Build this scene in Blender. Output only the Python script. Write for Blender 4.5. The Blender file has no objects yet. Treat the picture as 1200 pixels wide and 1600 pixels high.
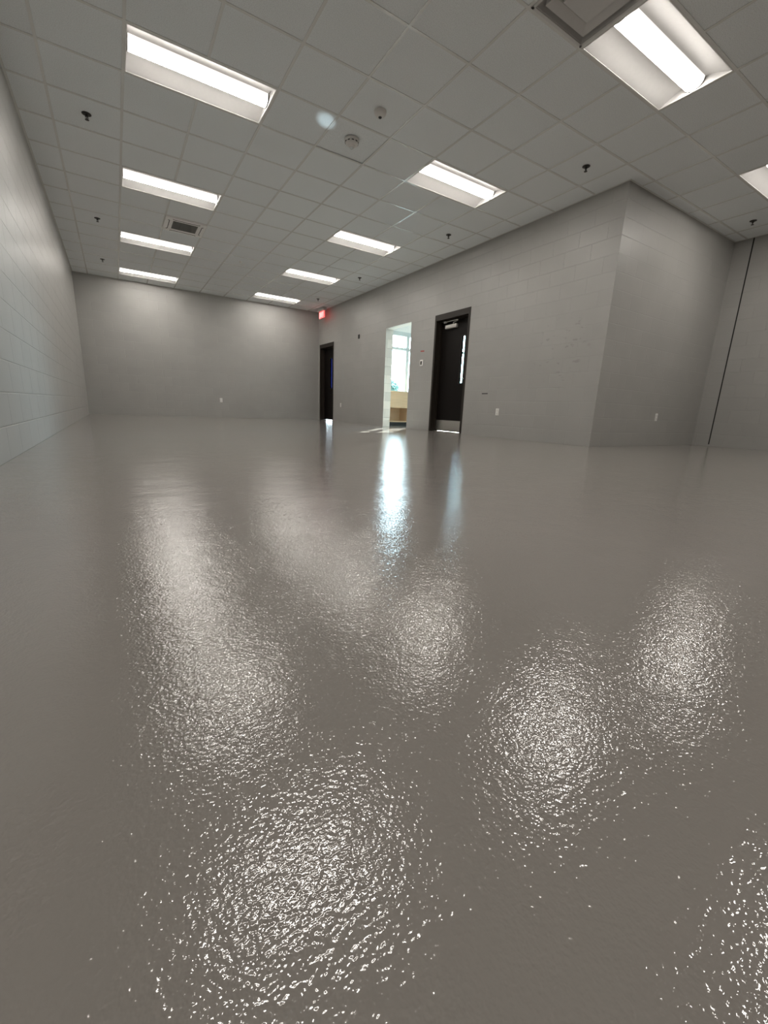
import bpy, bmesh, math, random
from mathutils import Vector, Matrix
random.seed(7)
S = bpy.context.scene
COL = S.collection
PI = math.pi
U = 0.6096                       # two-foot ceiling module
H = 3.2218                       # ceiling height
XL, XR, XV = -0.912, 5.239, 8.347  # left wall, right wall, side wall of the wide part
YB, YC, YR = 8.42, -1.054, -6.9    # back wall, face of the projecting corner, rear wall
T = 0.2                          # block wall thickness
ZT = H + 0.5                     # top of the walls, above the ceiling

# ------------------------------------------------------------------ materials
def new_mat(name):
    m = bpy.data.materials.new(name); m.use_nodes = True
    nt = m.node_tree
    return m, nt, nt.nodes['Principled BSDF']

def plain(name, col, rough=0.5, metal=0.0, spec=0.5, noise=0.04, scale=30.0):
    m, nt, b = new_mat(name)
    b.inputs['Roughness'].default_value = rough
    b.inputs['Metallic'].default_value = metal
    b.inputs['Specular IOR Level'].default_value = spec
    tc = nt.nodes.new('ShaderNodeTexCoord')
    n = nt.nodes.new('ShaderNodeTexNoise'); n.inputs['Scale'].default_value = scale
    n.inputs['Detail'].default_value = 3
    nt.links.new(tc.outputs['Object'], n.inputs['Vector'])
    mx = nt.nodes.new('ShaderNodeMix'); mx.data_type = 'RGBA'
    mx.inputs['A'].default_value = tuple(c * (1 - noise) for c in col) + (1,)
    mx.inputs['B'].default_value = tuple(min(1, c * (1 + noise)) for c in col) + (1,)
    nt.links.new(n.outputs['Fac'], mx.inputs['Factor'])
    nt.links.new(mx.outputs['Result'], b.inputs['Base Color'])
    return m

def emit(name, col, strength):
    m, nt, b = new_mat(name)
    b.inputs['Base Color'].default_value = (0.8, 0.8, 0.8, 1)
    b.inputs['Emission Color'].default_value = tuple(col) + (1,)
    b.inputs['Emission Strength'].default_value = strength
    return m

def math_node(nt, op, a, b=None, c=None):
    n = nt.nodes.new('ShaderNodeMath'); n.operation = op
    for i, v in enumerate((a, b, c)):
        if v is None: continue
        if isinstance(v, (int, float)): n.inputs[i].default_value = v
        else: nt.links.new(v, n.inputs[i])
    return n.outputs[0]

def lens_material(name, col, lo, hi):
    # the diodes sit behind the bottom of the lens: it shines most straight down, least out of its flanks
    m, nt, b = new_mat(name)
    b.inputs['Base Color'].default_value = (0.8, 0.8, 0.8, 1)
    b.inputs['Emission Color'].default_value = tuple(col) + (1,)
    ge = nt.nodes.new('ShaderNodeNewGeometry'); sp = nt.nodes.new('ShaderNodeSeparateXYZ')
    nt.links.new(ge.outputs['Normal'], sp.inputs[0])
    d = math_node(nt, 'POWER', math_node(nt, 'ABSOLUTE', sp.outputs['Z']), 5.0)
    nt.links.new(math_node(nt, 'MULTIPLY_ADD', d, hi - lo, lo), b.inputs['Emission Strength'])
    return m

def glass(name, tint, gloss=0.06):
    m = bpy.data.materials.new(name); m.use_nodes = True
    nt = m.node_tree; nt.nodes.clear()
    out = nt.nodes.new('ShaderNodeOutputMaterial')
    tr = nt.nodes.new('ShaderNodeBsdfTransparent'); tr.inputs[0].default_value = tuple(tint) + (1,)
    gl = nt.nodes.new('ShaderNodeBsdfGlossy'); gl.inputs['Roughness'].default_value = 0.02
    lw = nt.nodes.new('ShaderNodeLayerWeight')
    fr = math_node(nt, 'MULTIPLY_ADD', math_node(nt, 'POWER', lw.outputs['Facing'], 4.0), 0.5, 0.03)
    mx = nt.nodes.new('ShaderNodeMixShader')
    nt.links.new(fr, mx.inputs[0])
    nt.links.new(tr.outputs[0], mx.inputs[1]); nt.links.new(gl.outputs[0], mx.inputs[2])
    nt.links.new(mx.outputs[0], out.inputs[0])
    return m

def block_wall(name, axis, col, depth=0.0035, scuff=None, rough=0.42, col2=None, mortar=None, phase=0.0):
    """painted concrete block in running bond; axis: 'X' or 'Y' is the wall's length"""
    m, nt, b = new_mat(name)
    tc = nt.nodes.new('ShaderNodeTexCoord')
    sep = nt.nodes.new('ShaderNodeSeparateXYZ'); nt.links.new(tc.outputs['Object'], sep.inputs[0])
    com = nt.nodes.new('ShaderNodeCombineXYZ')
    nt.links.new(math_node(nt, 'ADD', sep.outputs[axis], phase + 40.64), com.inputs[0])
    nt.links.new(math_node(nt, 'ADD', sep.outputs['Z'], 0.004), com.inputs[1])
    br = nt.nodes.new('ShaderNodeTexBrick'); br.offset = 0.5
    br.inputs['Scale'].default_value = 1.0
    br.inputs['Brick Width'].default_value = 0.4064
    br.inputs['Row Height'].default_value = 0.2032
    br.inputs['Mortar Size'].default_value = 0.0055
    br.inputs['Mortar Smooth'].default_value = 0.6
    c2 = col2 or tuple(c * 0.965 for c in col)
    br.inputs['Color1'].default_value = tuple(col) + (1,)
    br.inputs['Color2'].default_value = tuple(c2) + (1,)
    br.inputs['Mortar'].default_value = tuple(mortar or col) + (1,)
    nt.links.new(com.outputs[0], br.inputs['Vector'])
    n1 = nt.nodes.new('ShaderNodeTexNoise'); n1.inputs['Scale'].default_value = 90; n1.inputs['Detail'].default_value = 4
    nt.links.new(tc.outputs['Object'], n1.inputs['Vector'])
    n2 = nt.nodes.new('ShaderNodeTexNoise'); n2.inputs['Scale'].default_value = 2.2; n2.inputs['Detail'].default_value = 5
    nt.links.new(tc.outputs['Object'], n2.inputs['Vector'])
    # colour: blocks with faint roller patches
    mx = nt.nodes.new('ShaderNodeMix'); mx.data_type = 'RGBA'; mx.blend_type = 'MULTIPLY'
    mx.inputs['Factor'].default_value = 1
    cr = nt.nodes.new('ShaderNodeValToRGB')
    cr.color_ramp.elements[0].position = 0.3; cr.color_ramp.elements[0].color = (0.94, 0.94, 0.94, 1)
    cr.color_ramp.elements[1].position = 0.7; cr.color_ramp.elements[1].color = (1, 1, 1, 1)
    nt.links.new(n2.outputs['Fac'], cr.inputs[0])
    nt.links.new(br.outputs['Color'], mx.inputs['A']); nt.links.new(cr.outputs[0], mx.inputs['B'])
    colout = mx.outputs['Result']
    for (sx, sy, sz, rad, sc, thr) in (scuff or []):
        # hand marks left on the paint
        vm = nt.nodes.new('ShaderNodeVectorMath'); vm.operation = 'DISTANCE'
        nt.links.new(tc.outputs['Object'], vm.inputs[0]); vm.inputs[1].default_value = (sx, sy, sz)
        fall = math_node(nt, 'SUBTRACT', 1.0, math_node(nt, 'DIVIDE', vm.outputs['Value'], rad))
        n3 = nt.nodes.new('ShaderNodeTexNoise'); n3.inputs['Scale'].default_value = sc; n3.inputs['Detail'].default_value = 3
        mp = nt.nodes.new('ShaderNodeMapping'); mp.inputs['Scale'].default_value = (1, 0.8, 1.6)
        mp.inputs['Rotation'].default_value = (0.5, 0, 0)
        nt.links.new(tc.outputs['Object'], mp.inputs[0]); nt.links.new(mp.outputs[0], n3.inputs['Vector'])
        v = math_node(nt, 'MULTIPLY', math_node(nt, 'SUBTRACT', n3.outputs['Fac'], thr), 9.0)
        v = math_node(nt, 'MULTIPLY', v, math_node(nt, 'MAXIMUM', fall, 0.0))
        v = math_node(nt, 'MINIMUM', math_node(nt, 'MAXIMUM', v, 0.0), 0.22)
        ms = nt.nodes.new('ShaderNodeMix'); ms.data_type = 'RGBA'
        nt.links.new(v, ms.inputs['Factor']); nt.links.new(colout, ms.inputs['A'])
        ms.inputs['B'].default_value = (0.08, 0.07, 0.06, 1)
        colout = ms.outputs['Result']
    nt.links.new(colout, b.inputs['Base Color'])
    b.inputs['Roughness'].default_value = rough
    h = math_node(nt, 'SUBTRACT', math_node(nt, 'MULTIPLY', n1.outputs['Fac'], 0.12), br.outputs['Fac'])
    bp = nt.nodes.new('ShaderNodeBump'); bp.inputs['Strength'].default_value = 1.0
    bp.inputs['Distance'].default_value = depth
    nt.links.new(h, bp.inputs['Height'])
    nt.links.new(bp.outputs[0], b.inputs['Normal'])
    return m

def floor_material(name):
    """grey epoxy paint with an orange-peel surface: the slope of a noise height field tilts the normal"""
    m, nt, b = new_mat(name)
    tc = nt.nodes.new('ShaderNodeTexCoord')
    def slopes(scale, eps, amp, detail, rough=0.5):
        hs = []
        for off in ((0, 0, 0), (eps, 0, 0), (0, eps, 0)):
            ad = nt.nodes.new('ShaderNodeVectorMath'); ad.operation = 'ADD'
            nt.links.new(tc.outputs['Object'], ad.inputs[0]); ad.inputs[1].default_value = off
            n = nt.nodes.new('ShaderNodeTexNoise')
            n.inputs['Scale'].default_value = scale; n.inputs['Detail'].default_value = detail
            n.inputs['Roughness'].default_value = rough
            nt.links.new(ad.outputs[0], n.inputs['Vector'])
            hs.append(n.outputs['Fac'])
        k = -amp / eps
        return (math_node(nt, 'MULTIPLY', math_node(nt, 'SUBTRACT', hs[1], hs[0]), k),
                math_node(nt, 'MULTIPLY', math_node(nt, 'SUBTRACT', hs[2], hs[0]), k))
    a = slopes(PEEL_SCALE, 0.0003, PEEL_AMP, 1.0, 0.4)
    m1 = slopes(85.0, 0.0008, 0.0006, 1.0)
    w = slopes(5.5, 0.01, 0.0030, 3.0)
    com = nt.nodes.new('ShaderNodeCombineXYZ')
    nt.links.new(math_node(nt, 'ADD', math_node(nt, 'ADD', a[0], m1[0]), w[0]), com.inputs[0])
    nt.links.new(math_node(nt, 'ADD', math_node(nt, 'ADD', a[1], m1[1]), w[1]), com.inputs[1])
    com.inputs[2].default_value = 1.0
    nz = nt.nodes.new('ShaderNodeVectorMath'); nz.operation = 'NORMALIZE'
    nt.links.new(com.outputs[0], nz.inputs[0])
    nt.links.new(nz.outputs[0], b.inputs['Normal'])
    n2 = nt.nodes.new('ShaderNodeTexNoise'); n2.inputs['Scale'].default_value = 1.3; n2.inputs['Detail'].default_value = 6
    nt.links.new(tc.outputs['Object'], n2.inputs['Vector'])
    mx = nt.nodes.new('ShaderNodeMix'); mx.data_type = 'RGBA'
    c = FLOOR_COL
    mx.inputs['A'].default_value = tuple(v * 0.95 for v in c) + (1,)
    mx.inputs['B'].default_value = tuple(v * 1.05 for v in c) + (1,)
    nt.links.new(n2.outputs['Fac'], mx.inputs['Factor'])
    nt.links.new(mx.outputs['Result'], b.inputs['Base Color'])
    b.inputs['Roughness'].default_value = 0.065
    b.inputs['IOR'].default_value = 1.6
    return m

def tile_material(name):
    m, nt, b = new_mat(name)
    tc = nt.nodes.new('ShaderNodeTexCoord')
    n = nt.nodes.new('ShaderNodeTexNoise'); n.inputs['Scale'].default_value = 160; n.inputs['Detail'].default_value = 3
    nt.links.new(tc.outputs['Object'], n.inputs['Vector'])
    cr = nt.nodes.new('ShaderNodeValToRGB')
    cr.color_ramp.elements[0].position = 0.30; cr.color_ramp.elements[0].color = tuple(v * 0.80 for v in TILE_COL) + (1,)
    cr.color_ramp.elements[1].position = 0.55; cr.color_ramp.elements[1].color = tuple(TILE_COL) + (1,)
    nt.links.new(n.outputs['Fac'], cr.inputs[0]); nt.links.new(cr.outputs[0], b.inputs['Base Color'])
    bp = nt.nodes.new('ShaderNodeBump'); bp.inputs['Distance'].default_value = 0.001; bp.inputs['Strength'].default_value = 0.5
    nt.links.new(n.outputs['Fac'], bp.inputs['Height']); nt.links.new(bp.outputs[0], b.inputs['Normal'])
    b.inputs['Roughness'].default_value = 0.85
    return m

def wood_material(name, col):
    m, nt, b = new_mat(name)
    tc = nt.nodes.new('ShaderNodeTexCoord')
    mp = nt.nodes.new('ShaderNodeMapping'); mp.inputs['Scale'].default_value = (1.5, 20, 20)
    nt.links.new(tc.outputs['Object'], mp.inputs[0])
    n = nt.nodes.new('ShaderNodeTexNoise'); n.inputs['Scale'].default_value = 2.5; n.inputs['Detail'].default_value = 5
    nt.links.new(mp.outputs[0], n.inputs['Vector'])
    mx = nt.nodes.new('ShaderNodeMix'); mx.data_type = 'RGBA'
    mx.inputs['A'].default_value = tuple(c * 0.85 for c in col) + (1,)
    mx.inputs['B'].default_value = tuple(min(1, c * 1.1) for c in col) + (1,)
    nt.links.new(n.outputs['Fac'], mx.inputs['Factor']); nt.links.new(mx.outputs['Result'], b.inputs['Base Color'])
    b.inputs['Roughness'].default_value = 0.4
    return m

PEEL_SCALE = 235.0
PEEL_AMP = 0.00053
FLOOR_COL = (0.274, 0.253, 0.234)
TILE_COL = (0.82, 0.85, 0.86)
WALL_COL = (0.380, 0.374, 0.356)
LAMP = 54.0

M = dict(
    floor=floor_material('grey_epoxy_floor'),
    tile=tile_material('ceiling_tile'),
    wall_x=block_wall('painted_block_x', 'X', WALL_COL, depth=0.0014),
    wall_y=block_wall('painted_block_y', 'Y', WALL_COL, depth=0.0045, phase=0.09),
    wall_s=block_wall('painted_block_side', 'Y', WALL_COL, depth=0.002, phase=0.09),
    wall_right=block_wall('painted_block_right', 'Y', WALL_COL, phase=0.05,
                          scuff=[(XR, -0.35, 1.33, 0.55, 9.0, 0.63), (XR, -0.6, 1.56, 0.22, 12.0, 0.60)], depth=0.0018),
    raw=block_wall('bare_block', 'X', (0.82, 0.80, 0.74), col2=(0.62, 0.61, 0.57), mortar=(0.6, 0.59, 0.55), rough=0.9),
    white_wall=plain('white_wall_paint', (0.80, 0.80, 0.78), 0.6),
    tee=plain('white_grid_metal', (0.74, 0.74, 0.72), 0.22),
    white_metal=plain('white_enamel', (0.82, 0.81, 0.79), 0.45),
    reflector=plain('matt_white_reflector', (0.62, 0.61, 0.60), 0.6),
    lens=lens_material('lit_lens', (1.0, 0.945, 0.875), 0.95, LAMP),
    grey_cap=plain('grey_plastic', (0.25, 0.24, 0.23), 0.5),
    plastic=plain('white_plastic', (0.78, 0.77, 0.74), 0.4),
    ivory=plain('detector_plastic', (0.70, 0.68, 0.65), 0.45),
    dark=plain('dark_plastic', (0.02, 0.02, 0.02), 0.5),
    black=plain('black_sealant', (0.008, 0.008, 0.008), 0.7),
    grille=plain('grey_grille', (0.24, 0.24, 0.23), 0.6),
    diff=plain('diffuser_enamel', (0.60, 0.59, 0.58), 0.5),
    bronze=plain('bronze_frame_paint', (0.022, 0.017, 0.013), 0.5, spec=0.3),
    door=plain('bronze_door_paint', (0.006, 0.0043, 0.0036), 0.5, spec=0.15),
    steel=plain('brushed_steel', (0.55, 0.53, 0.50), 0.38, metal=1.0),
    silver=plain('silver_paint', (0.50, 0.48, 0.45), 0.4, metal=0.3),
    alu=plain('window_aluminium', (0.55, 0.60, 0.60), 0.4),
    glass=glass('clear_glass', (0.92, 0.97, 0.96)),
    blue_glass=glass('blue_tinted_glass', (0.045, 0.06, 0.16)),
    wood=wood_material('birch_plywood', (0.62, 0.45, 0.28)),
    exit_face=emit('red_exit_face', (1.0, 0.045, 0.05), 1.1),
    exit_text=emit('exit_lettering', (1.0, 0.38, 0.36), 1.3),
    exit_box=plain('exit_housing', (0.5, 0.5, 0.48), 0.4),
    red=plain('red_tape', (0.42, 0.07, 0.05), 0.6),
    screen=plain('black_screen', (0.01, 0.01, 0.01), 0.2),
    bulb=plain('sprinkler_metal', (0.03, 0.028, 0.026), 0.4, metal=0.3),
    clear=plain('pale_lens', (0.75, 0.78, 0.78), 0.1),
    leaf=plain('tree_leaves', (0.035, 0.075, 0.045), 0.6, noise=0.3, scale=1.0),
    bark=plain('tree_bark', (0.10, 0.07, 0.05), 0.9),
    ground=plain('gravel_ground', (0.24, 0.23, 0.19), 0.95, noise=0.2, scale=0.6),
    roof=plain('roof_slab', (0.3, 0.3, 0.3), 0.9),
)

# ------------------------------------------------------------------ mesh helpers
def box(bm, x0, x1, y0, y1, z0, z1, mi=0):
    vs = [bm.verts.new(p) for p in ((x0, y0, z0), (x1, y0, z0), (x1, y1, z0), (x0, y1, z0),
                                    (x0, y0, z1), (x1, y0, z1), (x1, y1, z1), (x0, y1, z1))]
    fs = []
    for q in ((0, 3, 2, 1), (4, 5, 6, 7), (0, 1, 5, 4), (1, 2, 6, 5), (2, 3, 7, 6), (3, 0, 4, 7)):
        f = bm.faces.new([vs[i] for i in q]); f.material_index = mi; fs.append(f)
    return fs

def bbox(bm, x0, x1, y0, y1, z0, z1, r=0.004, seg=2):
    """box with rounded edges"""
    t = bmesh.new(); box(t, x0, x1, y0, y1, z0, z1)
    bmesh.ops.bevel(t, geom=list(t.edges), offset=r, segments=seg, affect='EDGES', profile=0.5)
    me = bpy.data.meshes.new('tmp'); t.to_mesh(me); t.free()
    bm.from_mesh(me); bpy.data.meshes.remove(me)

def lathe(bm, prof, n=24, axis='Z', o=(0, 0, 0)):
    """prof: (radius, height) from end to end, closed with caps"""
    rings = []
    for r, h in prof:
        ring = []
        for k in range(n):
            a = 2 * PI * k / n
            p = (r * math.cos(a), r * math.sin(a), h)
            if axis == 'X': p = (h, r * math.cos(a), r * math.sin(a))
            ring.append(bm.verts.new((p[0] + o[0], p[1] + o[1], p[2] + o[2])))
        rings.append(ring)
    for a, b in zip(rings, rings[1:]):
        for k in range(n):
            bm.faces.new((a[k], a[(k + 1) % n], b[(k + 1) % n], b[k]))
    bm.faces.new(list(reversed(rings[0]))); bm.faces.new(rings[-1])

def tube(bm, pts, r, n=10):
    pts = [Vector(p) for p in pts]; rings = []
    for i, p in enumerate(pts):
        d = (pts[min(i + 1, len(pts) - 1)] - pts[max(i - 1, 0)]).normalized()
        u = d.orthogonal().normalized(); v = d.cross(u)
        rings.append([bm.verts.new(p + r * (math.cos(2 * PI * k / n) * u + math.sin(2 * PI * k / n) * v)) for k in range(n)])
    for a, b in zip(rings, rings[1:]):
        best = min(range(n), key=lambda s: sum((a[k].co - b[(k + s) % n].co).length for k in range(n)))
        for k in range(n):
            bm.faces.new((a[k], a[(k + 1) % n], b[(k + 1 + best) % n], b[(k + best) % n]))
    bm.faces.new(list(reversed(rings[0]))); bm.faces.new(rings[-1])

def obj(name, bm, mats, parent=None, smooth=False):
    bmesh.ops.recalc_face_normals(bm, faces=list(bm.faces))
    me = bpy.data.meshes.new(name); bm.to_mesh(me); bm.free()
    for m in (mats if isinstance(mats, (list, tuple)) else [mats]): me.materials.append(m)
    if smooth:
        for p in me.polygons: p.use_smooth = True
        try: me.set_sharp_from_angle(angle=math.radians(35))
        except Exception: pass
    o = bpy.data.objects.new(name, me); COL.objects.link(o)
    if parent is not None: o.parent = parent
    return o

def struct(name, bm, mats, **k):
    o = obj(name, bm, mats, **k); o['kind'] = 'structure'; return o

def tag(o, label, cat, group=None):
    o['label'] = label; o['category'] = cat
    if group: o['group'] = group
    return o

def thing(name, label, cat, loc=(0, 0, 0), group=None, rot=(0, 0, 0)):
    o = bpy.data.objects.new(name, None); COL.objects.link(o)
    o.empty_display_size = 0.1; o.location = loc; o.rotation_euler = rot
    if label: tag(o, label, cat, group)
    return o

def dup(src, loc, label, rot=None):
    r = src.copy(); COL.objects.link(r); r.location = loc; r['label'] = label
    if rot is not None: r.rotation_euler = rot
    def rec(a, b):
        for ch in a.children:
            c = ch.copy(); COL.objects.link(c); c.parent = b
            rec(ch, c)
    rec(src, r)
    return r

# ------------------------------------------------------------------ room shell
bm = bmesh.new(); box(bm, XL - T, XR + T, YR - T, YB + T, -0.12, 0.0); box(bm, XR + T, XV + T, YR - T, YC, -0.12, 0.0); box(bm, XR + T, 9.8, YC, 5.3, -0.12, 0.0)
struct('floor', bm, M['floor'])
bm = bmesh.new(); box(bm, XL - T, XL, YR - T, YB + T, 0, ZT); struct('wall_left', bm, M['wall_y'])
bm = bmesh.new(); box(bm, XL, XR + T, YB, YB + T, 0, ZT); struct('wall_back', bm, M['wall_x'])
bm = bmesh.new(); box(bm, XL, XV + T, YR - T, YR, 0, ZT); struct('wall_rear', bm, M['wall_x'])

D1 = (1.585, 2.600, 2.250)      # near door: y0, y1, height of the block opening
OP = (3.428, 4.450, 2.255)      # open doorway in the block wall
D3 = (7.322, 8.338, 2.270)      # far door
bm = bmesh.new()
ys = YC
for (a, b, h) in (D1, OP, D3):
    box(bm, XR, XR + T, ys, a, 0, ZT); box(bm, XR, XR + T, a, b, h, ZT); ys = b
box(bm, XR, XR + T, ys, YB, 0, ZT)
bmesh.ops.remove_doubles(bm, verts=list(bm.verts), dist=1e-5)
bm.faces.ensure_lookup_table()
for f in bm.faces:                # reveals of the open doorway are left as bare block
    c = f.calc_center_median(); n = f.normal
    if (abs(n.y) > 0.9 and (abs(c.y - OP[0]) < 1e-3 or abs(c.y - OP[1]) < 1e-3)) or \
       (abs(n.z) > 0.9 and abs(c.z - OP[2]) < 1e-3): f.material_index = 1
struct('wall_right', bm, [M['wall_right'], M['raw']])
bm = bmesh.new(); box(bm, XR + T, XV + T, YC, YC + T, 0, ZT); box(bm, XR + 0.0, XR + T, YC, YC + 1e-3, 0, ZT)
bmesh.ops.delete(bm, geom=[v for v in bm.verts if v.co.x < XR + T - 1e-4], context='VERTS')
struct('wall_corner_face', bm, M['wall_x'])
bm = bmesh.new(); box(bm, XV, XV + T, YR, YC, 0, ZT); struct('wall_side', bm, M['wall_s'])
# black control joint in the side wall
bm = bmesh.new(); box(bm, XV - 0.002, XV + 0.004, -1.315, -1.298, 0.03, H - 0.004)
struct('trim_1', bm, M['black'])
# roof over everything, keeps the daylight outside
bm = bmesh.new(); box(bm, XL - T, XR + T, YR - T, YB + T, ZT, ZT + 0.2); box(bm, XR + T, XV + T, YR - T, YC, ZT, ZT + 0.2); box(bm, XR + T, 9.8, YC, 5.3, ZT, ZT + 0.2)
bmesh.ops.recalc_face_normals(bm, faces=list(bm.faces))
struct('trim_2', bm, M['roof'])

# ------------------------------------------------------------------ suspended ceiling
LIGHTS = [(0, j) for j in (-8, -4, 0, 4, 8, 12)] + [(5, j) for j in (-8, -4, 0, 4, 8, 12)] + [(10, j) for j in (-8, -4)]
holes = {}
for (i, j) in LIGHTS: holes[(i, j)] = holes[(i + 1, j)] = 'L%d_%d' % (i, j)
holes[(4, -4)] = 'D'; holes[(1, 6)] = 'C'
REG = [(XL, XR, YC, YB), (XL, XV, YR, YC)]
def clip(x0, x1, y0, y1):
    for (a, b, c, d) in REG:
        X0, X1, Y0, Y1 = max(x0, a), min(x1, b), max(y0, c), min(y1, d)
        if X1 - X0 > 1e-4 and Y1 - Y0 > 1e-4: yield X0, X1, Y0, Y1
bm = bmesh.new(); bt = bmesh.new()
hw = 0.012
for i in range(-2, 14):
    for j in range(-12, 14):
        if (i, j) not in holes:
            for (x0, x1, y0, y1) in clip(i * U, (i + 1) * U, j * U, (j + 1) * U):
                fs = box(bm, x0, x1, y0, y1, H + 0.003, H + 0.018)
                if (i, j) == (3, 0):     # one panel sits badly in its frame
                    for v in {v for f in fs for v in f.verts}:
                        if v.co.y > 0.3: v.co.z += 0.010 if v.co.x > 2.1 else 0.004
        # bearing bar on the near edge of the cell and on its left edge
        if holes.get((i, j)) is None or holes.get((i, j)) != holes.get((i - 1, j)):
            for (x0, x1, y0, y1) in clip(i * U - hw, i * U + hw, j * U, (j + 1) * U):
                box(bt, x0, x1, y0, y1, H - 0.001, H + 0.0028)
        for (x0, x1, y0, y1) in clip(i * U, (i + 1) * U, j * U - hw, j * U + hw):
            box(bt, x0, x1, y0, y1, H - 0.0012, H + 0.0027)
# wall angle round the edge
w = 0.02
for (x0, x1, y0, y1) in ((XL, XL + w, YR, YB), (XL, XR, YB - w, YB), (XR - w, XR, YC, YB), (XR - w, XV, YC - w, YC),
                         (XV - w, XV, YR, YC), (XL, XV, YR, YR + w)):
    box(bt, x0, x1, y0, y1, H - 0.0015, H + 0.0026)
struct('ceiling', bm, M['tile'])
struct('trim_3', bt, M['tee'])

# ------------------------------------------------------------------ ceiling lights
def make_light(label, loc):
    t = thing('ceiling_light', label, 'ceiling light', loc, 'recessed ceiling lights')
    hx, hy, dp = U - 0.013, U / 2 - 0.013, 0.068
    # flange
    b = bmesh.new()
    for (x0, x1, y0, y1) in ((-hx, hx, -hy, -hy + 0.008), (-hx, hx, hy - 0.008, hy), (-hx, -hx + 0.008, -hy, hy), (hx - 0.008, hx, -hy, hy)):
        box(b, x0, x1, y0, y1, -0.002, 0.004)
    obj('frame', b, M['white_metal'], t)
    # curved reflector with end plates
    b = bmesh.new(); n = 14; yo, yi = hy - 0.006, 0.082
    prof = []
    for k in range(n + 1):
        s = k / n; prof.append((-(yo + (yi - yo) * s), dp * math.sin(s * PI / 2) ** 1.15))
    full = prof + [(-y, z) for (y, z) in reversed(prof)]
    ex = hx - 0.006
    A = [b.verts.new((-ex, y, z)) for y, z in full]; B = [b.verts.new((ex, y, z)) for y, z in full]
    for k in range(len(full) - 1): b.faces.new((A[k], A[k + 1], B[k + 1], B[k]))
    for V, x in ((A, -ex), (B, ex)):
        lo = [b.verts.new((x, y, 0.0)) for y, z in full]
        for k in range(len(full) - 1):
            if full[k][1] > 1e-6 or full[k + 1][1] > 1e-6:
                vs = [V[k], V[k + 1], lo[k + 1], lo[k]]
                b.faces.new(vs)
    # closed top box so that nothing shines into the void above
    box(b, -hx, hx, -hy, hy, dp + 0.01, dp + 0.02)
    r = obj('reflector', b, M['reflector'], t, smooth=True)
    # half-round lens
    b = bmesh.new(); n = 16; lx = ex - 0.014
    pr = [(-yi * math.cos(PI * k / n), dp - (dp - 0.004) * math.sin(PI * k / n)) for k in range(n + 1)]
    A = [b.verts.new((-lx, y, z)) for y, z in pr]; B = [b.verts.new((lx, y, z)) for y, z in pr]
    for k in range(n): b.faces.new((A[k], B[k], B[k + 1], A[k + 1]))
    obj('lens', b, M['lens'], t, smooth=True)
    for s in (-1, 1):
        b = bmesh.new()
        A = [b.verts.new((s * lx, y * 1.03, z - 0.001)) for y, z in pr]; B = [b.verts.new((s * (lx + 0.007), y * 1.03, z - 0.001)) for y, z in pr]
        for k in range(n): b.faces.new((A[k], B[k], B[k + 1], A[k + 1]))
        b.faces.new(A); b.faces.new(B)
        obj('end_cap', b, M['grey_cap'], t)
    return t
LLAB = {
    (0, -8): 'lit troffer light of the left row, above and behind the camera',
    (0, -4): 'lit troffer light of the left row just outside the top of the photo',
    (0, 0): 'large lit troffer light at top left, nearest of the left row',
    (0, 4): 'lit troffer light second from the front in the left row',
    (0, 8): 'lit troffer light in the left row just beyond the square air cassette',
    (0, 12): 'lit troffer light of the left row closest to the back wall',
    (5, -8): 'lit troffer light of the middle row, above and behind the camera',
    (5, -4): 'large lit troffer light at top right, touching the stepped air diffuser',
    (5, 0): 'lit troffer light of the middle row between smoke detector and right wall',
    (5, 4): 'lit troffer light of the middle row, third from the back wall',
    (5, 8): 'lit troffer light of the middle row, second from the back wall',
    (5, 12): 'lit troffer light of the middle row nearest the red exit sign',
    (10, -8): 'lit troffer light of the right row, above and behind the camera',
    (10, -4): 'lit troffer light cut by the right edge, beyond the projecting corner',
}
proto = None
for (i, j) in LIGHTS:
    loc = ((i + 1) * U, (j + 0.5) * U, H)
    if proto is None: proto = make_light(LLAB[(i, j)], loc)
    else: dup(proto, loc, LLAB[(i, j)])

# ------------------------------------------------------------------ stepped air diffuser
t = thing('air_diffuser', 'square stepped grey air diffuser beside the top right ceiling light', 'air vent', (4.5 * U, -3.5 * U, H))
def frustum(b, h0, z0, h1, z1, th=0.004):
    vo = [[b.verts.new((sx * h, sy * h, z)) for sx, sy in ((-1, -1), (1, -1), (1, 1), (-1, 1))]
          for h, z in ((h0, z0), (h1, z1), (h1 - th, z1 + th), (h0 - th, z0 + th))]
    for a, c in ((0, 1), (1, 2), (2, 3), (3, 0)):
        for k in range(4): b.faces.new((vo[a][k], vo[a][(k + 1) % 4], vo[c][(k + 1) % 4], vo[c][k]))
b = bmesh.new(); hh = U / 2 - 0.013
for (x0, x1, y0, y1) in ((-hh, hh, -hh, -hh + 0.022), (-hh, hh, hh - 0.022, hh), (-hh, -hh + 0.022, -hh, hh), (hh - 0.022, hh, -hh, hh)):
    bbox(b, x0, x1, y0, y1, -0.006, 0.004, 0.002)
frustum(b, hh - 0.02, 0.0, hh - 0.04, 0.11); box(b, -hh, hh, -hh, hh, 0.12, 0.125)
obj('frame', b, M['diff'], t)
b = bmesh.new(); frustum(b, 0.222, -0.004, 0.165, 0.022); frustum(b, 0.222, -0.004, 0.214, 0.05); obj('outer_cone', b, M['diff'], t)
b = bmesh.new(); bbox(b, -0.138, 0.138, -0.138, 0.138, -0.004, 0.006, 0.003); frustum(b, 0.136, 0.004, 0.12, 0.05); obj('core_plate', b, M['diff'], t)

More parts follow.
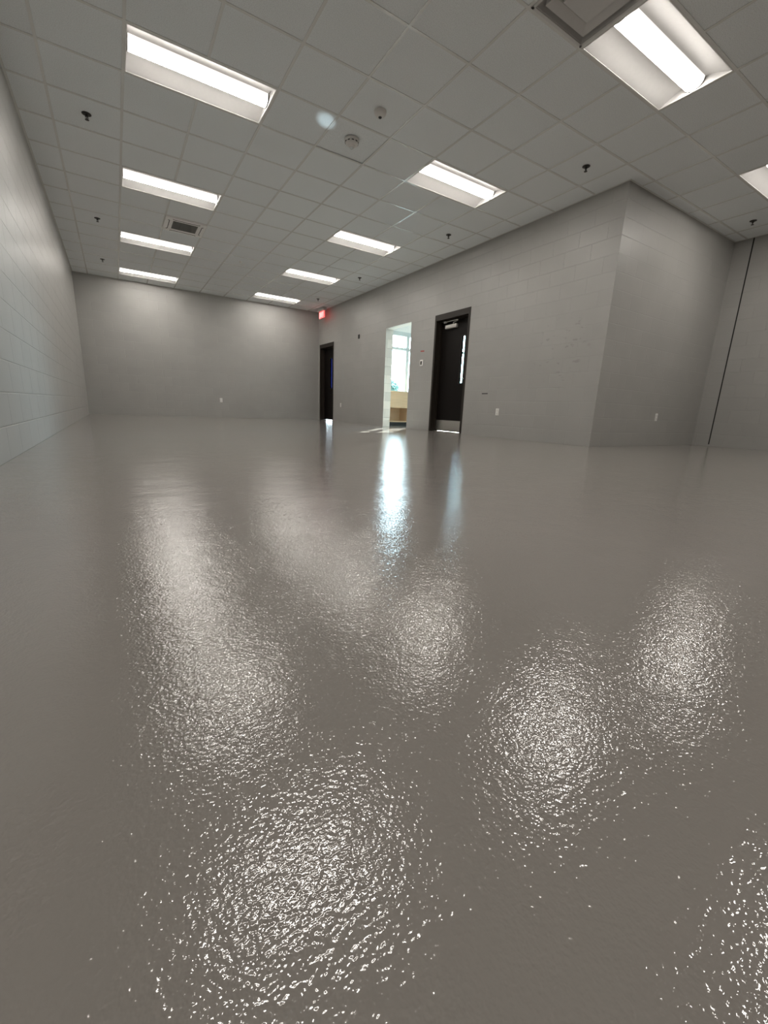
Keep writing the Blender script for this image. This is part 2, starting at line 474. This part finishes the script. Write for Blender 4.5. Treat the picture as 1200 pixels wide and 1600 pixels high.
# ------------------------------------------------------------------ air cassette
t = thing('ceiling_cassette', 'square white air cassette with grey grille between two left row lights', 'air vent', (1.5 * U, 6.5 * U, H))
b = bmesh.new(); q = 0.185
for (x0, x1, y0, y1) in ((-0.303, 0.303, -0.303, -q), (-0.303, 0.303, q, 0.303), (-0.303, -q, -q, q), (q, 0.303, -q, q)):
    bbox(b, x0, x1, y0, y1, -0.022, 0.02, 0.006)
obj('panel', b, M['white_metal'], t, smooth=True)
b = bmesh.new(); box(b, -q, q, -q, q, 0.0, 0.01)
for k in range(17):
    y = -q + 0.011 + k * (2 * q - 0.02) / 16
    box(b, -q, q, y - 0.003, y + 0.003, -0.016, -0.002)
for k in range(9):
    x = -q + 0.01 + k * (2 * q - 0.02) / 8
    box(b, x - 0.002, x + 0.002, -q, q, -0.014, -0.002)
obj('grille', b, M['grille'], t)
for k in range(4):
    a = k * PI / 2; b = bmesh.new()
    pts = [(-0.20 + 0.03 * 0, 0.262), (-0.188, 0.246), (-0.17, 0.241), (0.17, 0.241), (0.188, 0.246), (0.20, 0.262)]
    tube(b, [(x * math.cos(a) - y * math.sin(a), x * math.sin(a) + y * math.cos(a), -0.022) for x, y in pts], 0.0055, 8)
    obj('air_slot', b, M['dark'], t)

# ------------------------------------------------------------------ small ceiling fittings
t = thing('smoke_detector', 'round white smoke detector with slotted rim beside the loose ceiling panel seam', 'smoke detector', (3.464 * U, 0.398 * U + 0.02, H))
b = bmesh.new(); lathe(b, [(0.080, 0), (0.080, -0.014), (0.074, -0.02)], 32); obj('base', b, M['ivory'], t, True)
b = bmesh.new(); lathe(b, [(0.072, -0.02), (0.070, -0.036), (0.060, -0.046), (0.036, -0.054), (0.034, -0.066), (0.026, -0.072)], 32); obj('dome', b, M['ivory'], t, True)
for k in range(10):
    a = 2 * PI * k / 10; b = bmesh.new()
    box(b, 0.066, 0.0735, -0.012, 0.012, -0.034, -0.026); bmesh.ops.rotate(b, cent=(0, 0, 0), matrix=Matrix.Rotation(a, 3, 'Z'), verts=list(b.verts))
    obj('slot', b, M['dark'], t)
b = bmesh.new(); lathe(b, [(0.020, -0.068), (0.019, -0.078), (0.010, -0.085), (0.002, -0.087)], 20); obj('light_lens', b, M['clear'], t, True)

t = thing('ceiling_sensor', 'small grey ceiling sensor dome with one dark eye', 'sensor', (3.496 * U, -0.507 * U + 0.01, H))
b = bmesh.new(); lathe(b, [(0.060, 0), (0.060, -0.012), (0.055, -0.026), (0.043, -0.040), (0.026, -0.048), (0.01, -0.05)], 32); obj('dome', b, M['ivory'], t, True)
b = bmesh.new(); lathe(b, [(0.017, -0.046), (0.016, -0.054), (0.009, -0.060), (0.001, -0.061)], 20); obj('eye', b, M['dark'], t, True)

SPR = [((-0.504, 2.471), 'black sprinkler head left of the nearest left row light'),
       ((-0.498, 7.412), 'black sprinkler head left of the gap beside the air cassette'),
       ((-0.468, 11.347), 'black sprinkler head at left near the back wall'),
       ((7.471, -1.503), 'black sprinkler head near the projecting wall corner'),
       ((7.491, 2.515), 'black sprinkler head near the right wall, above the dark door'),
       ((7.437, 7.405), 'black sprinkler head near the right wall, right of the far middle light'),
       ((7.469, 11.289), 'black sprinkler head close to the red exit sign'),
       ((12.545, -2.472), 'black sprinkler head at far right above the black wall joint')]
sp = None
for (g, lab) in SPR:
    loc = (g[0] * U, g[1] * U, H)
    if sp is None:
        sp = thing('ceiling_sprinkler', lab, 'sprinkler', loc, 'ceiling sprinkler heads')
        b = bmesh.new(); lathe(b, [(0.043, 0), (0.043, -0.003), (0.034, -0.008), (0.020, -0.010)], 24); obj('escutcheon', b, M['bulb'], sp, True)
        b = bmesh.new(); lathe(b, [(0.013, -0.008), (0.013, -0.022), (0.009, -0.026)], 16)
        for s in (-1, 1): tube(b, [(s * 0.011, 0, -0.022), (s * 0.013, 0, -0.034), (s * 0.004, 0, -0.048)], 0.0026, 8)
        lathe(b, [(0.004, -0.026), (0.004, -0.050)], 10); obj('body', b, M['bulb'], sp, True)
        b = bmesh.new(); lathe(b, [(0.006, -0.048), (0.019, -0.050), (0.019, -0.052), (0.004, -0.053)], 20); obj('deflector', b, M['bulb'], sp, True)
    else: dup(sp, loc, lab)

t = thing('ceiling_hook', 'small pale hook on the ceiling between the two rows of far lights', 'hook', (3.47 * U, 8.5 * U, H))
b = bmesh.new(); lathe(b, [(0.03, 0), (0.03, -0.006), (0.018, -0.012)], 20); obj('base', b, M['plastic'], t, True)
b = bmesh.new(); tube(b, [(0, 0, -0.01), (0.0, 0.0, -0.035), (0.02, -0.012, -0.055), (0.055, -0.03, -0.06), (0.07, -0.038, -0.045)], 0.007, 10); obj('hook_arm', b, M['plastic'], t, True)

# ------------------------------------------------------------------ exit sign
ex, ey = XR - 0.17, 7.80
t = thing('exit_sign', 'lit red EXIT sign hanging from the ceiling in the back right corner', 'exit sign', (ex, ey, H))
b = bmesh.new(); bbox(b, -0.055, 0.055, -0.215, 0.215, -0.088, 0.0, 0.006); obj('canopy', b, M['exit_box'], t, True)
b = bmesh.new(); bbox(b, -0.012, 0.012, -0.178, 0.178, -0.272, -0.088, 0.003); pn = obj('panel', b, M['exit_face'], t)
pn['label'] = 'glowing red panel'
b = bmesh.new()
def bar(y0, z0, y1, z1, w):       # a stroke on the sign's face, y to the left as one reads
    d = Vector((y1 - y0, z1 - z0)); n = Vector((-d.y, d.x)).normalized() * (w / 2)
    ps = [(y0 + n.x, z0 + n.y), (y1 + n.x, z1 + n.y), (y1 - n.x, z1 - n.y), (y0 - n.x, z0 - n.y)]
    A = [b.verts.new((-0.0155, -p[0], p[1] - 0.18)) for p in ps]; B = [b.verts.new((-0.0115, -p[0], p[1] - 0.18)) for p in ps]
    b.faces.new(A); b.faces.new(B)
    for k in range(4): b.faces.new((A[k], A[(k + 1) % 4], B[(k + 1) % 4], B[k]))
sw = 0.019; hz = 0.062
bar(-0.142, -hz, -0.142, hz, sw)
for z in (-hz + sw / 2, 0, hz - sw / 2): bar(-0.15, z, -0.088, z, sw)
bar(-0.065, -hz, 0.005, hz, sw); bar(-0.065, hz, 0.005, -hz, sw)
bar(0.038, -hz, 0.038, hz, sw)
bar(0.108, -hz, 0.108, hz, sw); bar(0.070, hz - sw / 2, 0.146, hz - sw / 2, sw)
obj('lettering', b, M['exit_text'], t)

# ------------------------------------------------------------------ doors
def make_door(name, D, lite, lite_mat, kick, closer):
    y0, y1, zt = D
    st = bpy.data.objects.new(name, None); COL.objects.link(st); st['kind'] = 'structure'
    st.location = (XR, (y0 + y1) / 2, 0)
    ox, oy = XR, (y0 + y1) / 2
    def P(b, x0, x1, ya, yb, za, zb, r=0.0):
        if r: bbox(b, x0 - ox, x1 - ox, ya - oy, yb - oy, za, zb, r)
        else: box(b, x0 - ox, x1 - ox, ya - oy, yb - oy, za, zb)
    fw, fh = 0.05, 0.108
    b = bmesh.new()
    xa, xb = XR - 0.006, XR + T + 0.006
    P(b, xa, xb, y0 + 0.001, y0 + fw, 0.001, zt - 0.001); P(b, xa, xb, y1 - fw, y1 - 0.001, 0.001, zt - 0.001)
    P(b, xa, xb, y0 + fw, y1 - fw, zt - fh, zt - 0.001)
    s0, s1, sd = XR + 0.085, XR + 0.138, 0.016
    P(b, s0, s1, y0 + fw, y0 + fw + sd, 0.001, zt - fh); P(b, s0, s1, y1 - fw - sd, y1 - fw, 0.001, zt - fh)
    P(b, s0, s1, y0 + fw, y1 - fw, zt - fh - sd, zt - fh)
    obj('door_frame', b, M['bronze'], st)
    b = bmesh.new(); P(b, XR + 0.06, XR + 0.19, y0 + fw + 0.002, y1 - fw - 0.002, 0.0, 0.008); obj('threshold', b, M['steel'], st)
    # leaf, pierced by its narrow vision light
    l0, l1 = XR + 0.14, XR + 0.184
    ya, yb, za, zb = y0 + fw + 0.004, y1 - fw - 0.004, 0.024, zt - fh - 0.004
    ga, gb, gz0, gz1 = lite
    b = bmesh.new()
    P(b, l0, l1, ya, ga, za, zb); P(b, l0, l1, gb, yb, za, zb); P(b, l0, l1, ga, gb, za, gz0); P(b, l0, l1, ga, gb, gz1, zb)
    lf = obj('door_leaf', b, M['door'], st)
    b = bmesh.new(); P(b, l0 + 0.018, l0 + 0.026, ga, gb, gz0, gz1); obj('vision_glass', b, lite_mat, lf)
    b = bmesh.new(); e = 0.014
    for (p0, p1, q0, q1) in ((ga - e, ga, gz0 - e, gz1 + e), (gb, gb + e, gz0 - e, gz1 + e), (ga, gb, gz0 - e, gz0), (ga, gb, gz1, gz1 + e)):
        P(b, l0 - 0.006, l0, p0, p1, q0, q1)
    obj('glass_bead', b, M['bronze'], lf)
    ky = ya + 0.062; kz = 1.03
    b = bmesh.new(); lathe(b, [(0.027, 0), (0.027, -0.006), (0.014, -0.012), (0.010, -0.05)], 20, 'X', (l0 - ox, ky - oy, kz))
    tube(b, [(l0 - 0.05 - ox, ky - 0.004 - oy, kz), (l0 - 0.056 - ox, ky + 0.02 - oy, kz), (l0 - 0.056 - ox, ky + 0.115 - oy, kz + 0.002)], 0.0095, 12)
    obj('lever_handle', b, M['steel'], lf, True)
    if kick:
        b = bmesh.new(); P(b, l0 - 0.0015, l0, ya + 0.012, yb - 0.012, za + 0.012, 0.232); obj('kick_plate', b, M['steel'], lf)
    if closer:
        b = bmesh.new(); P(b, l0 - 0.058, l0, 2.06, 2.385, 1.985, 2.052, 0.006); obj('closer_body', b, M['silver'], lf, True)
        b = bmesh.new()
        X = l0 - 0.03 - ox
        tube(b, [(X, 2.17 - oy, 2.05), (X, 2.17 - oy, 2.085)], 0.011, 12)
        tube(b, [(X, 2.17 - oy, 2.085), (X - 0.045, 2.00 - oy, 2.092), (X - 0.06, 1.98 - oy, 2.095)], 0.008, 10)
        tube(b, [(X - 0.06, 1.98 - oy, 2.102), (X - 0.035, 2.38 - oy, 2.108)], 0.008, 10)
        P(b, s0 - 0.012, s0 + 0.02, 2.36, 2.42, zt - fh - 0.05, zt - fh - 0.02)
        obj('closer_arm', b, M['silver'], lf, True)
    return st
make_door('door_1', D1, (1.825, 1.925, 0.955, 1.815), M['glass'], True, True)
make_door('door_2', D3, (7.735, 7.862, 0.98, 1.85), M['blue_glass'], False, False)

# ------------------------------------------------------------------ small things on the walls
def outlet(label, loc, rz):
    t = thing('wall_outlet', label, 'outlet', loc, 'white wall outlets', (0, 0, rz))
    b = bmesh.new(); bbox(b, -0.035, 0.035, -0.006, 0.0, -0.0575, 0.0575, 0.003); obj('cover_plate', b, M['plastic'], t, True)
    for s in (-1, 1):
        b = bmesh.new(); bbox(b, -0.0165, 0.0165, -0.0085, -0.005, s * 0.026 - 0.0165, s * 0.026 + 0.0165, 0.0015)
        r = obj('socket', b, M['plastic'], t)
        b = bmesh.new()
        for x in (-0.0065, 0.0065): box(b, x - 0.0012, x + 0.0012, -0.0090, -0.008, s * 0.026 - 0.002, s * 0.026 + 0.008)
        lathe(b, [(0.0025, 0), (0.0025, 0.001)], 10)
        for v in b.verts:
            if abs(v.co.y) < 0.004: v.co = Vector((v.co.x, -0.0085 - v.co.z, s * 0.026 - 0.009 + v.co.y))
        obj('slots', b, M['dark'], r)
    return t
o1 = outlet('white outlet low on the back wall', (2.236, YB, 0.478), 0)
dup(o1, (XR, 0.715, 0.432), 'white outlet on the right wall between dark door and projecting corner', (0, 0, -PI / 2))
dup(o1, (6.918, YC, 0.446), 'white outlet on the wall face right of the projecting corner', (0, 0, 0))
dup(o1, (XR, 6.807, 0.477), 'white outlet beside the far door', (0, 0, -PI / 2))

t = thing('thermostat', 'white wall thermostat with black screen between doorway and dark door', 'thermostat', (XR + 0.0015, 2.972, 1.383), None, (0, 0, -PI / 2))
b = bmesh.new(); bbox(b, -0.047, 0.047, -0.022, 0, -0.062, 0.062, 0.010, 3); obj('housing', b, M['plastic'], t, True)
b = bmesh.new(); bbox(b, -0.021, 0.021, -0.0245, -0.02, -0.036, 0.036, 0.002); obj('screen', b, M['screen'], t)

b = bmesh.new(); bbox(b, -0.075, 0.055, -0.002, 0.0, -0.012, 0.012, 0.0008, 1)
for v in b.verts: v.co.z += v.co.x * -0.10 + 0.006 * math.sin(v.co.x * 40)
o = obj('red_tape', b, M['red']); o.location = (XR + 0.0015, 2.965, 1.617); o.rotation_euler = (0, 0, -PI / 2)
tag(o, 'short strip of red tape on the wall above the thermostat', 'tape')

t = thing('junction_box', 'small black box high on the right wall between far door and doorway', 'junction box', (XR + 0.0015, 5.787, 2.228), None, (0, 0, -PI / 2))
b = bmesh.new()
for (x0, x1, z0, z1) in ((-0.035, -0.028, -0.052, 0.052), (0.028, 0.035, -0.052, 0.052), (-0.028, 0.028, -0.052, -0.045), (-0.028, 0.028, 0.045, 0.052)):
    box(b, x0, x1, -0.012, 0, z0, z1)
obj('rim', b, M['dark'], t)
b = bmesh.new(); box(b, -0.028, 0.028, -0.003, 0, -0.045, 0.045); obj('back', b, M['black'], t)

b = bmesh.new(); bbox(b, -0.07, 0.07, -0.004, 0.0, -0.009, 0.007, 0.0015, 1)
o = obj('dark_strip', b, M['dark']); o.location = (XR + 0.0015, 1.055, 0.742); o.rotation_euler = (0, 0, -PI / 2)
tag(o, 'short dark strip on the right wall just right of the dark door', 'strip')

# ------------------------------------------------------------------ bright room beyond the doorway
AX0, AX1, AY0, AY1 = XR + T, 9.6, 0.3, 5.10
W0, W1, WZ0, WZ1 = 5.52, 7.40, 0.865, 2.37      # window seen through the open doorway
V0, V1, VZ1 = 7.50, 9.35, 2.92                  # taller window next to it
bm = bmesh.new()
box(bm, AX0, W0, AY1, AY1 + T, 0, ZT); box(bm, W1, V0, AY1, AY1 + T, 0, ZT); box(bm, V1, AX1 + T, AY1, AY1 + T, 0, ZT)
box(bm, W0, W1, AY1, AY1 + T, 0, WZ0); box(bm, W0, W1, AY1, AY1 + T, WZ1, ZT)
box(bm, V0, V1, AY1, AY1 + T, 0, WZ0); box(bm, V0, V1, AY1, AY1 + T, VZ1, ZT)
struct('wall_annex_window', bm, M['white_wall'])
bm = bmesh.new(); box(bm, AX1, AX1 + T, AY0 - T, AY1, 0, ZT); struct('wall_annex_side', bm, M['white_wall'])
bm = bmesh.new(); box(bm, AX0, AX1, AY0 - T, AY0, 0, ZT); struct('wall_annex_near', bm, M['white_wall'])
bm = bmesh.new(); box(bm, AX0, AX1, AY0, AY1, 3.00, 3.05); struct('ceiling_annex', bm, M['tile'])
# windows with mullions and a transom bar
def make_window(name, cent, rot, width, z0, z1, mullions, tr0, tr1, head):
    t = bpy.data.objects.new(name, None); COL.objects.link(t); t['kind'] = 'structure'
    t.location = (cent[0], cent[1], z0); t.rotation_euler = (0, 0, rot)
    b = bmesh.new()
    def F(b, x0, x1, za, zb, d0=-0.05, d1=0.06): box(b, x0, x1, d0, d1, za - z0, zb - z0)
    h = width / 2
    F(b, -h, h, z1 - head, z1); F(b, -h, h, z0, z0 + 0.03); F(b, -h, h, tr0, tr1)
    for x in mullions:
        F(b, x - 0.045, x + 0.045, z0 + 0.03, tr0); F(b, x - 0.045, x + 0.045, tr1, z1 - head)
    obj('window_frame', b, M['alu'], t)
    for a, c in zip(mullions, mullions[1:]):
        for (za, zb) in ((z0 + 0.03, tr0), (tr1, z1 - head)):
            b = bmesh.new(); F(b, a + 0.045, c - 0.045, za, zb, 0.0, 0.006); obj('window_pane', b, M['glass'], t)
    # tells the renderer where the daylight comes in
    L = bpy.data.lights.new(name + '_portal', 'AREA'); L.shape = 'RECTANGLE'; L.size = width; L.size_y = z1 - z0
    o = bpy.data.objects.new(name + '_portal', L); COL.objects.link(o)
    o.rotation_euler = (-PI / 2, 0, rot)
    n = Vector((-math.sin(rot), math.cos(rot), 0)) * 0.085
    o.location = (cent[0] + n.x, cent[1] + n.y, (z0 + z1) / 2)
    L.cycles.is_portal = True
wm = (W0 + W1) / 2
make_window('window_1', (wm, AY1 + 0.05), 0, W1 - W0, WZ0, WZ1, [W0 + 0.045 - wm, 6.335 - wm, W1 - 0.045 - wm], 1.92, 1.985, 0.10)
vm = (V0 + V1) / 2
make_window('window_2', (vm, AY1 + 0.05), 0, V1 - V0, WZ0, VZ1, [V0 + 0.045 - vm, 0.0, V1 - 0.045 - vm], 2.05, 2.10, 0.05)

# plywood cubby bench under the window
CX0, CX1, CY0, CY1 = 5.46, 9.3, 4.66, 5.095
t = thing('cubby_bench', 'pale plywood cubby bench under the window seen through the open doorway', 'cabinet', ((CX0 + CX1) / 2, CY0, 0))
cx, cy = (CX0 + CX1) / 2, CY0
def K(x0, x1, y0, y1, z0, z1, name, mat=M['wood']):
    b = bmesh.new(); box(b, x0 - cx, x1 - cx, y0 - cy, y1 - cy, z0, z1); return obj(name, b, mat, t)
K(CX0, CX1, CY0 - 0.012, CY1, 0.835, 0.862, 'countertop')
K(CX0, CX1, CY0, CY1, 0.455, 0.478, 'shelf')
K(CX0, CX1, CY0, CY1, 0.098, 0.122, 'bottom_board')
K(CX0, CX1, CY0 + 0.012, CY0 + 0.03, 0.478, 0.835, 'front_panel')
K(CX0, CX1, CY1 - 0.012, CY1, 0.122, 0.455, 'back_panel')
K(CX0, CX1, CY0 + 0.06, CY0 + 0.08, 0.0, 0.098, 'toe_kick', M['dark'])
for x in (CX0 + 0.01, 6.16, 6.95, 7.74, 8.53, CX1 - 0.01):
    K(x - 0.01, x + 0.01, CY0 + 0.004, CY1 - 0.012, 0.122, 0.455, 'divider')

# ------------------------------------------------------------------ outdoors
bm = bmesh.new()
box(bm, -200, 300, YB + T + 0.3, 400, -0.5, -0.25); box(bm, 9.9, 300, -100, YB + T + 0.3, -0.5, -0.25); box(bm, XV + T, 9.9, -100, YC, -0.5, -0.25)
box(bm, XR + T, 9.9, AY1 + T + 0.02, YB + T + 0.3, -0.5, -0.25)
struct('trim_4', bm, M['ground'])
def tree(label, loc, top, bottom, rad, n, leaf):
    t = thing('tree', label, 'tree', loc)
    b = bmesh.new(); lathe(b, [(rad * 0.10, 0), (rad * 0.07, bottom), (rad * 0.03, (top + bottom) * 0.55)], 12); obj('trunk', b, M['bark'], t, True)
    b = bmesh.new(); cz, rz = (top + bottom) / 2, (top - bottom) / 2
    for k in range(n):
        while True:
            p = Vector((random.uniform(-1, 1), random.uniform(-1, 1), random.uniform(-1, 1)))
            if 0.25 < p.length < 1: break
        lump = 0.86 + 0.14 * math.sin(5 * p.x + 2) * math.sin(6 * p.z + 1) * math.cos(4 * p.y)
        c = Vector((p.x * rad, p.y * rad, p.z * rz)) * lump + Vector((0, 0, cz))
        u = Vector((random.gauss(0, 1), random.gauss(0, 1), random.gauss(0, 1))).normalized(); v = u.orthogonal().normalized()
        s = leaf * random.uniform(0.6, 1.2)
        b.faces.new([b.verts.new(c + q) for q in (u * s, v * s * 0.5, -u * s, -v * s * 0.5)])
    obj('foliage', b, M['leaf'], t)
tree('pale green tree far outside, low in the window beyond the doorway', (60.6, 92.5, -0.25), 9.2, 2.0, 3.9, 4200, 0.42)
tree('added tall leafy tree outside, out of view, shading the lower window pane', (15.9, 16.0, -0.25), 8.95, 2.2, 1.75, 6500, 0.2)  # added unseen tree, its crown keeps the sun off the lower pane

# ------------------------------------------------------------------ sky, sun, lamps
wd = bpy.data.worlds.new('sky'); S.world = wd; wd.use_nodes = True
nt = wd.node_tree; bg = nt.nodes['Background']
tc = nt.nodes.new('ShaderNodeTexCoord'); sep = nt.nodes.new('ShaderNodeSeparateXYZ')
nt.links.new(tc.outputs['Generated'], sep.inputs[0])
cr = nt.nodes.new('ShaderNodeValToRGB')
cr.color_ramp.elements[0].position = 0.0; cr.color_ramp.elements[0].color = (0.74, 0.91, 1.0, 1)
cr.color_ramp.elements[1].position = 0.8; cr.color_ramp.elements[1].color = (0.42, 0.68, 1.0, 1)
nt.links.new(sep.outputs['Z'], cr.inputs[0]); nt.links.new(cr.outputs[0], bg.inputs['Color'])
# added brightening of the sky beside the sun, lifts daylight on the left wall
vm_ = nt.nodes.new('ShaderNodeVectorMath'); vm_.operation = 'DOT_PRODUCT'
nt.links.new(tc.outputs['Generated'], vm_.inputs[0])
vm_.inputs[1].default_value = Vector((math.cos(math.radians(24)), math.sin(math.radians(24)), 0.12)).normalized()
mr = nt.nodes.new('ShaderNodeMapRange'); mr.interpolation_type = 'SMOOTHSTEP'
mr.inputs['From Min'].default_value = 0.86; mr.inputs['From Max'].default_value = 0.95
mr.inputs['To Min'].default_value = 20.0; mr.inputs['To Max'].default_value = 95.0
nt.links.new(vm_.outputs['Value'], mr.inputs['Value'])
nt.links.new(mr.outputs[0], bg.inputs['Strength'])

def lamp(name, kind, loc, direction, **k):
    L = bpy.data.lights.new(name, kind)
    for a, v in k.items(): setattr(L, a, v)
    o = bpy.data.objects.new(name, L); COL.objects.link(o); o.location = loc
    o.rotation_euler = Vector(direction).to_track_quat('-Z', 'Y').to_euler()
    return o
lamp('sun', 'SUN', (20, 22, 16), (-1, -1.13, -0.765), energy=45.0, angle=0.012, color=(1.0, 0.96, 0.90))
# added spot lamp standing in for sunlight reflected off the floor onto the ceiling
src = Vector((3.75, 2.35, 0.02)); dst = Vector((1.76, 0.15, H))
lamp('added_glint_spot', 'SPOT', src, dst - src, energy=420.0, spot_size=math.radians(2.9), spot_blend=0.9, shadow_soft_size=0.02, color=(0.72, 0.93, 1.0))

# ------------------------------------------------------------------ camera
cam = bpy.data.cameras.new('camera'); co = bpy.data.objects.new('camera', cam); COL.objects.link(co)
right, down, fwd = (0.8482324, -0.5281673, 0.0392574), (-0.0932916, -0.2219665, -0.970581), (0.521343, 0.8196159, -0.2375527)
mw = Matrix(((right[0], -down[0], -fwd[0], -0.32877), (right[1], -down[1], -fwd[1], -4.52914), (right[2], -down[2], -fwd[2], 0.38901), (0, 0, 0, 1)))
co.matrix_world = mw
cam.sensor_fit = 'VERTICAL'; cam.sensor_height = 36.0; cam.sensor_width = 27.0
cam.lens = 14.65761
cam.clip_start = 0.02; cam.clip_end = 1000
S.camera = co

S.view_settings.view_transform = 'Standard'; S.view_settings.look = 'None'
S.view_settings.gamma = 1.0; S.view_settings.use_curve_mapping = False
S.view_settings.exposure = 0.21
S.cycles.max_bounces = 10; S.cycles.diffuse_bounces = 6; S.cycles.glossy_bounces = 4
S.cycles.transparent_max_bounces = 12
S.cycles.sample_clamp_indirect = 8.0
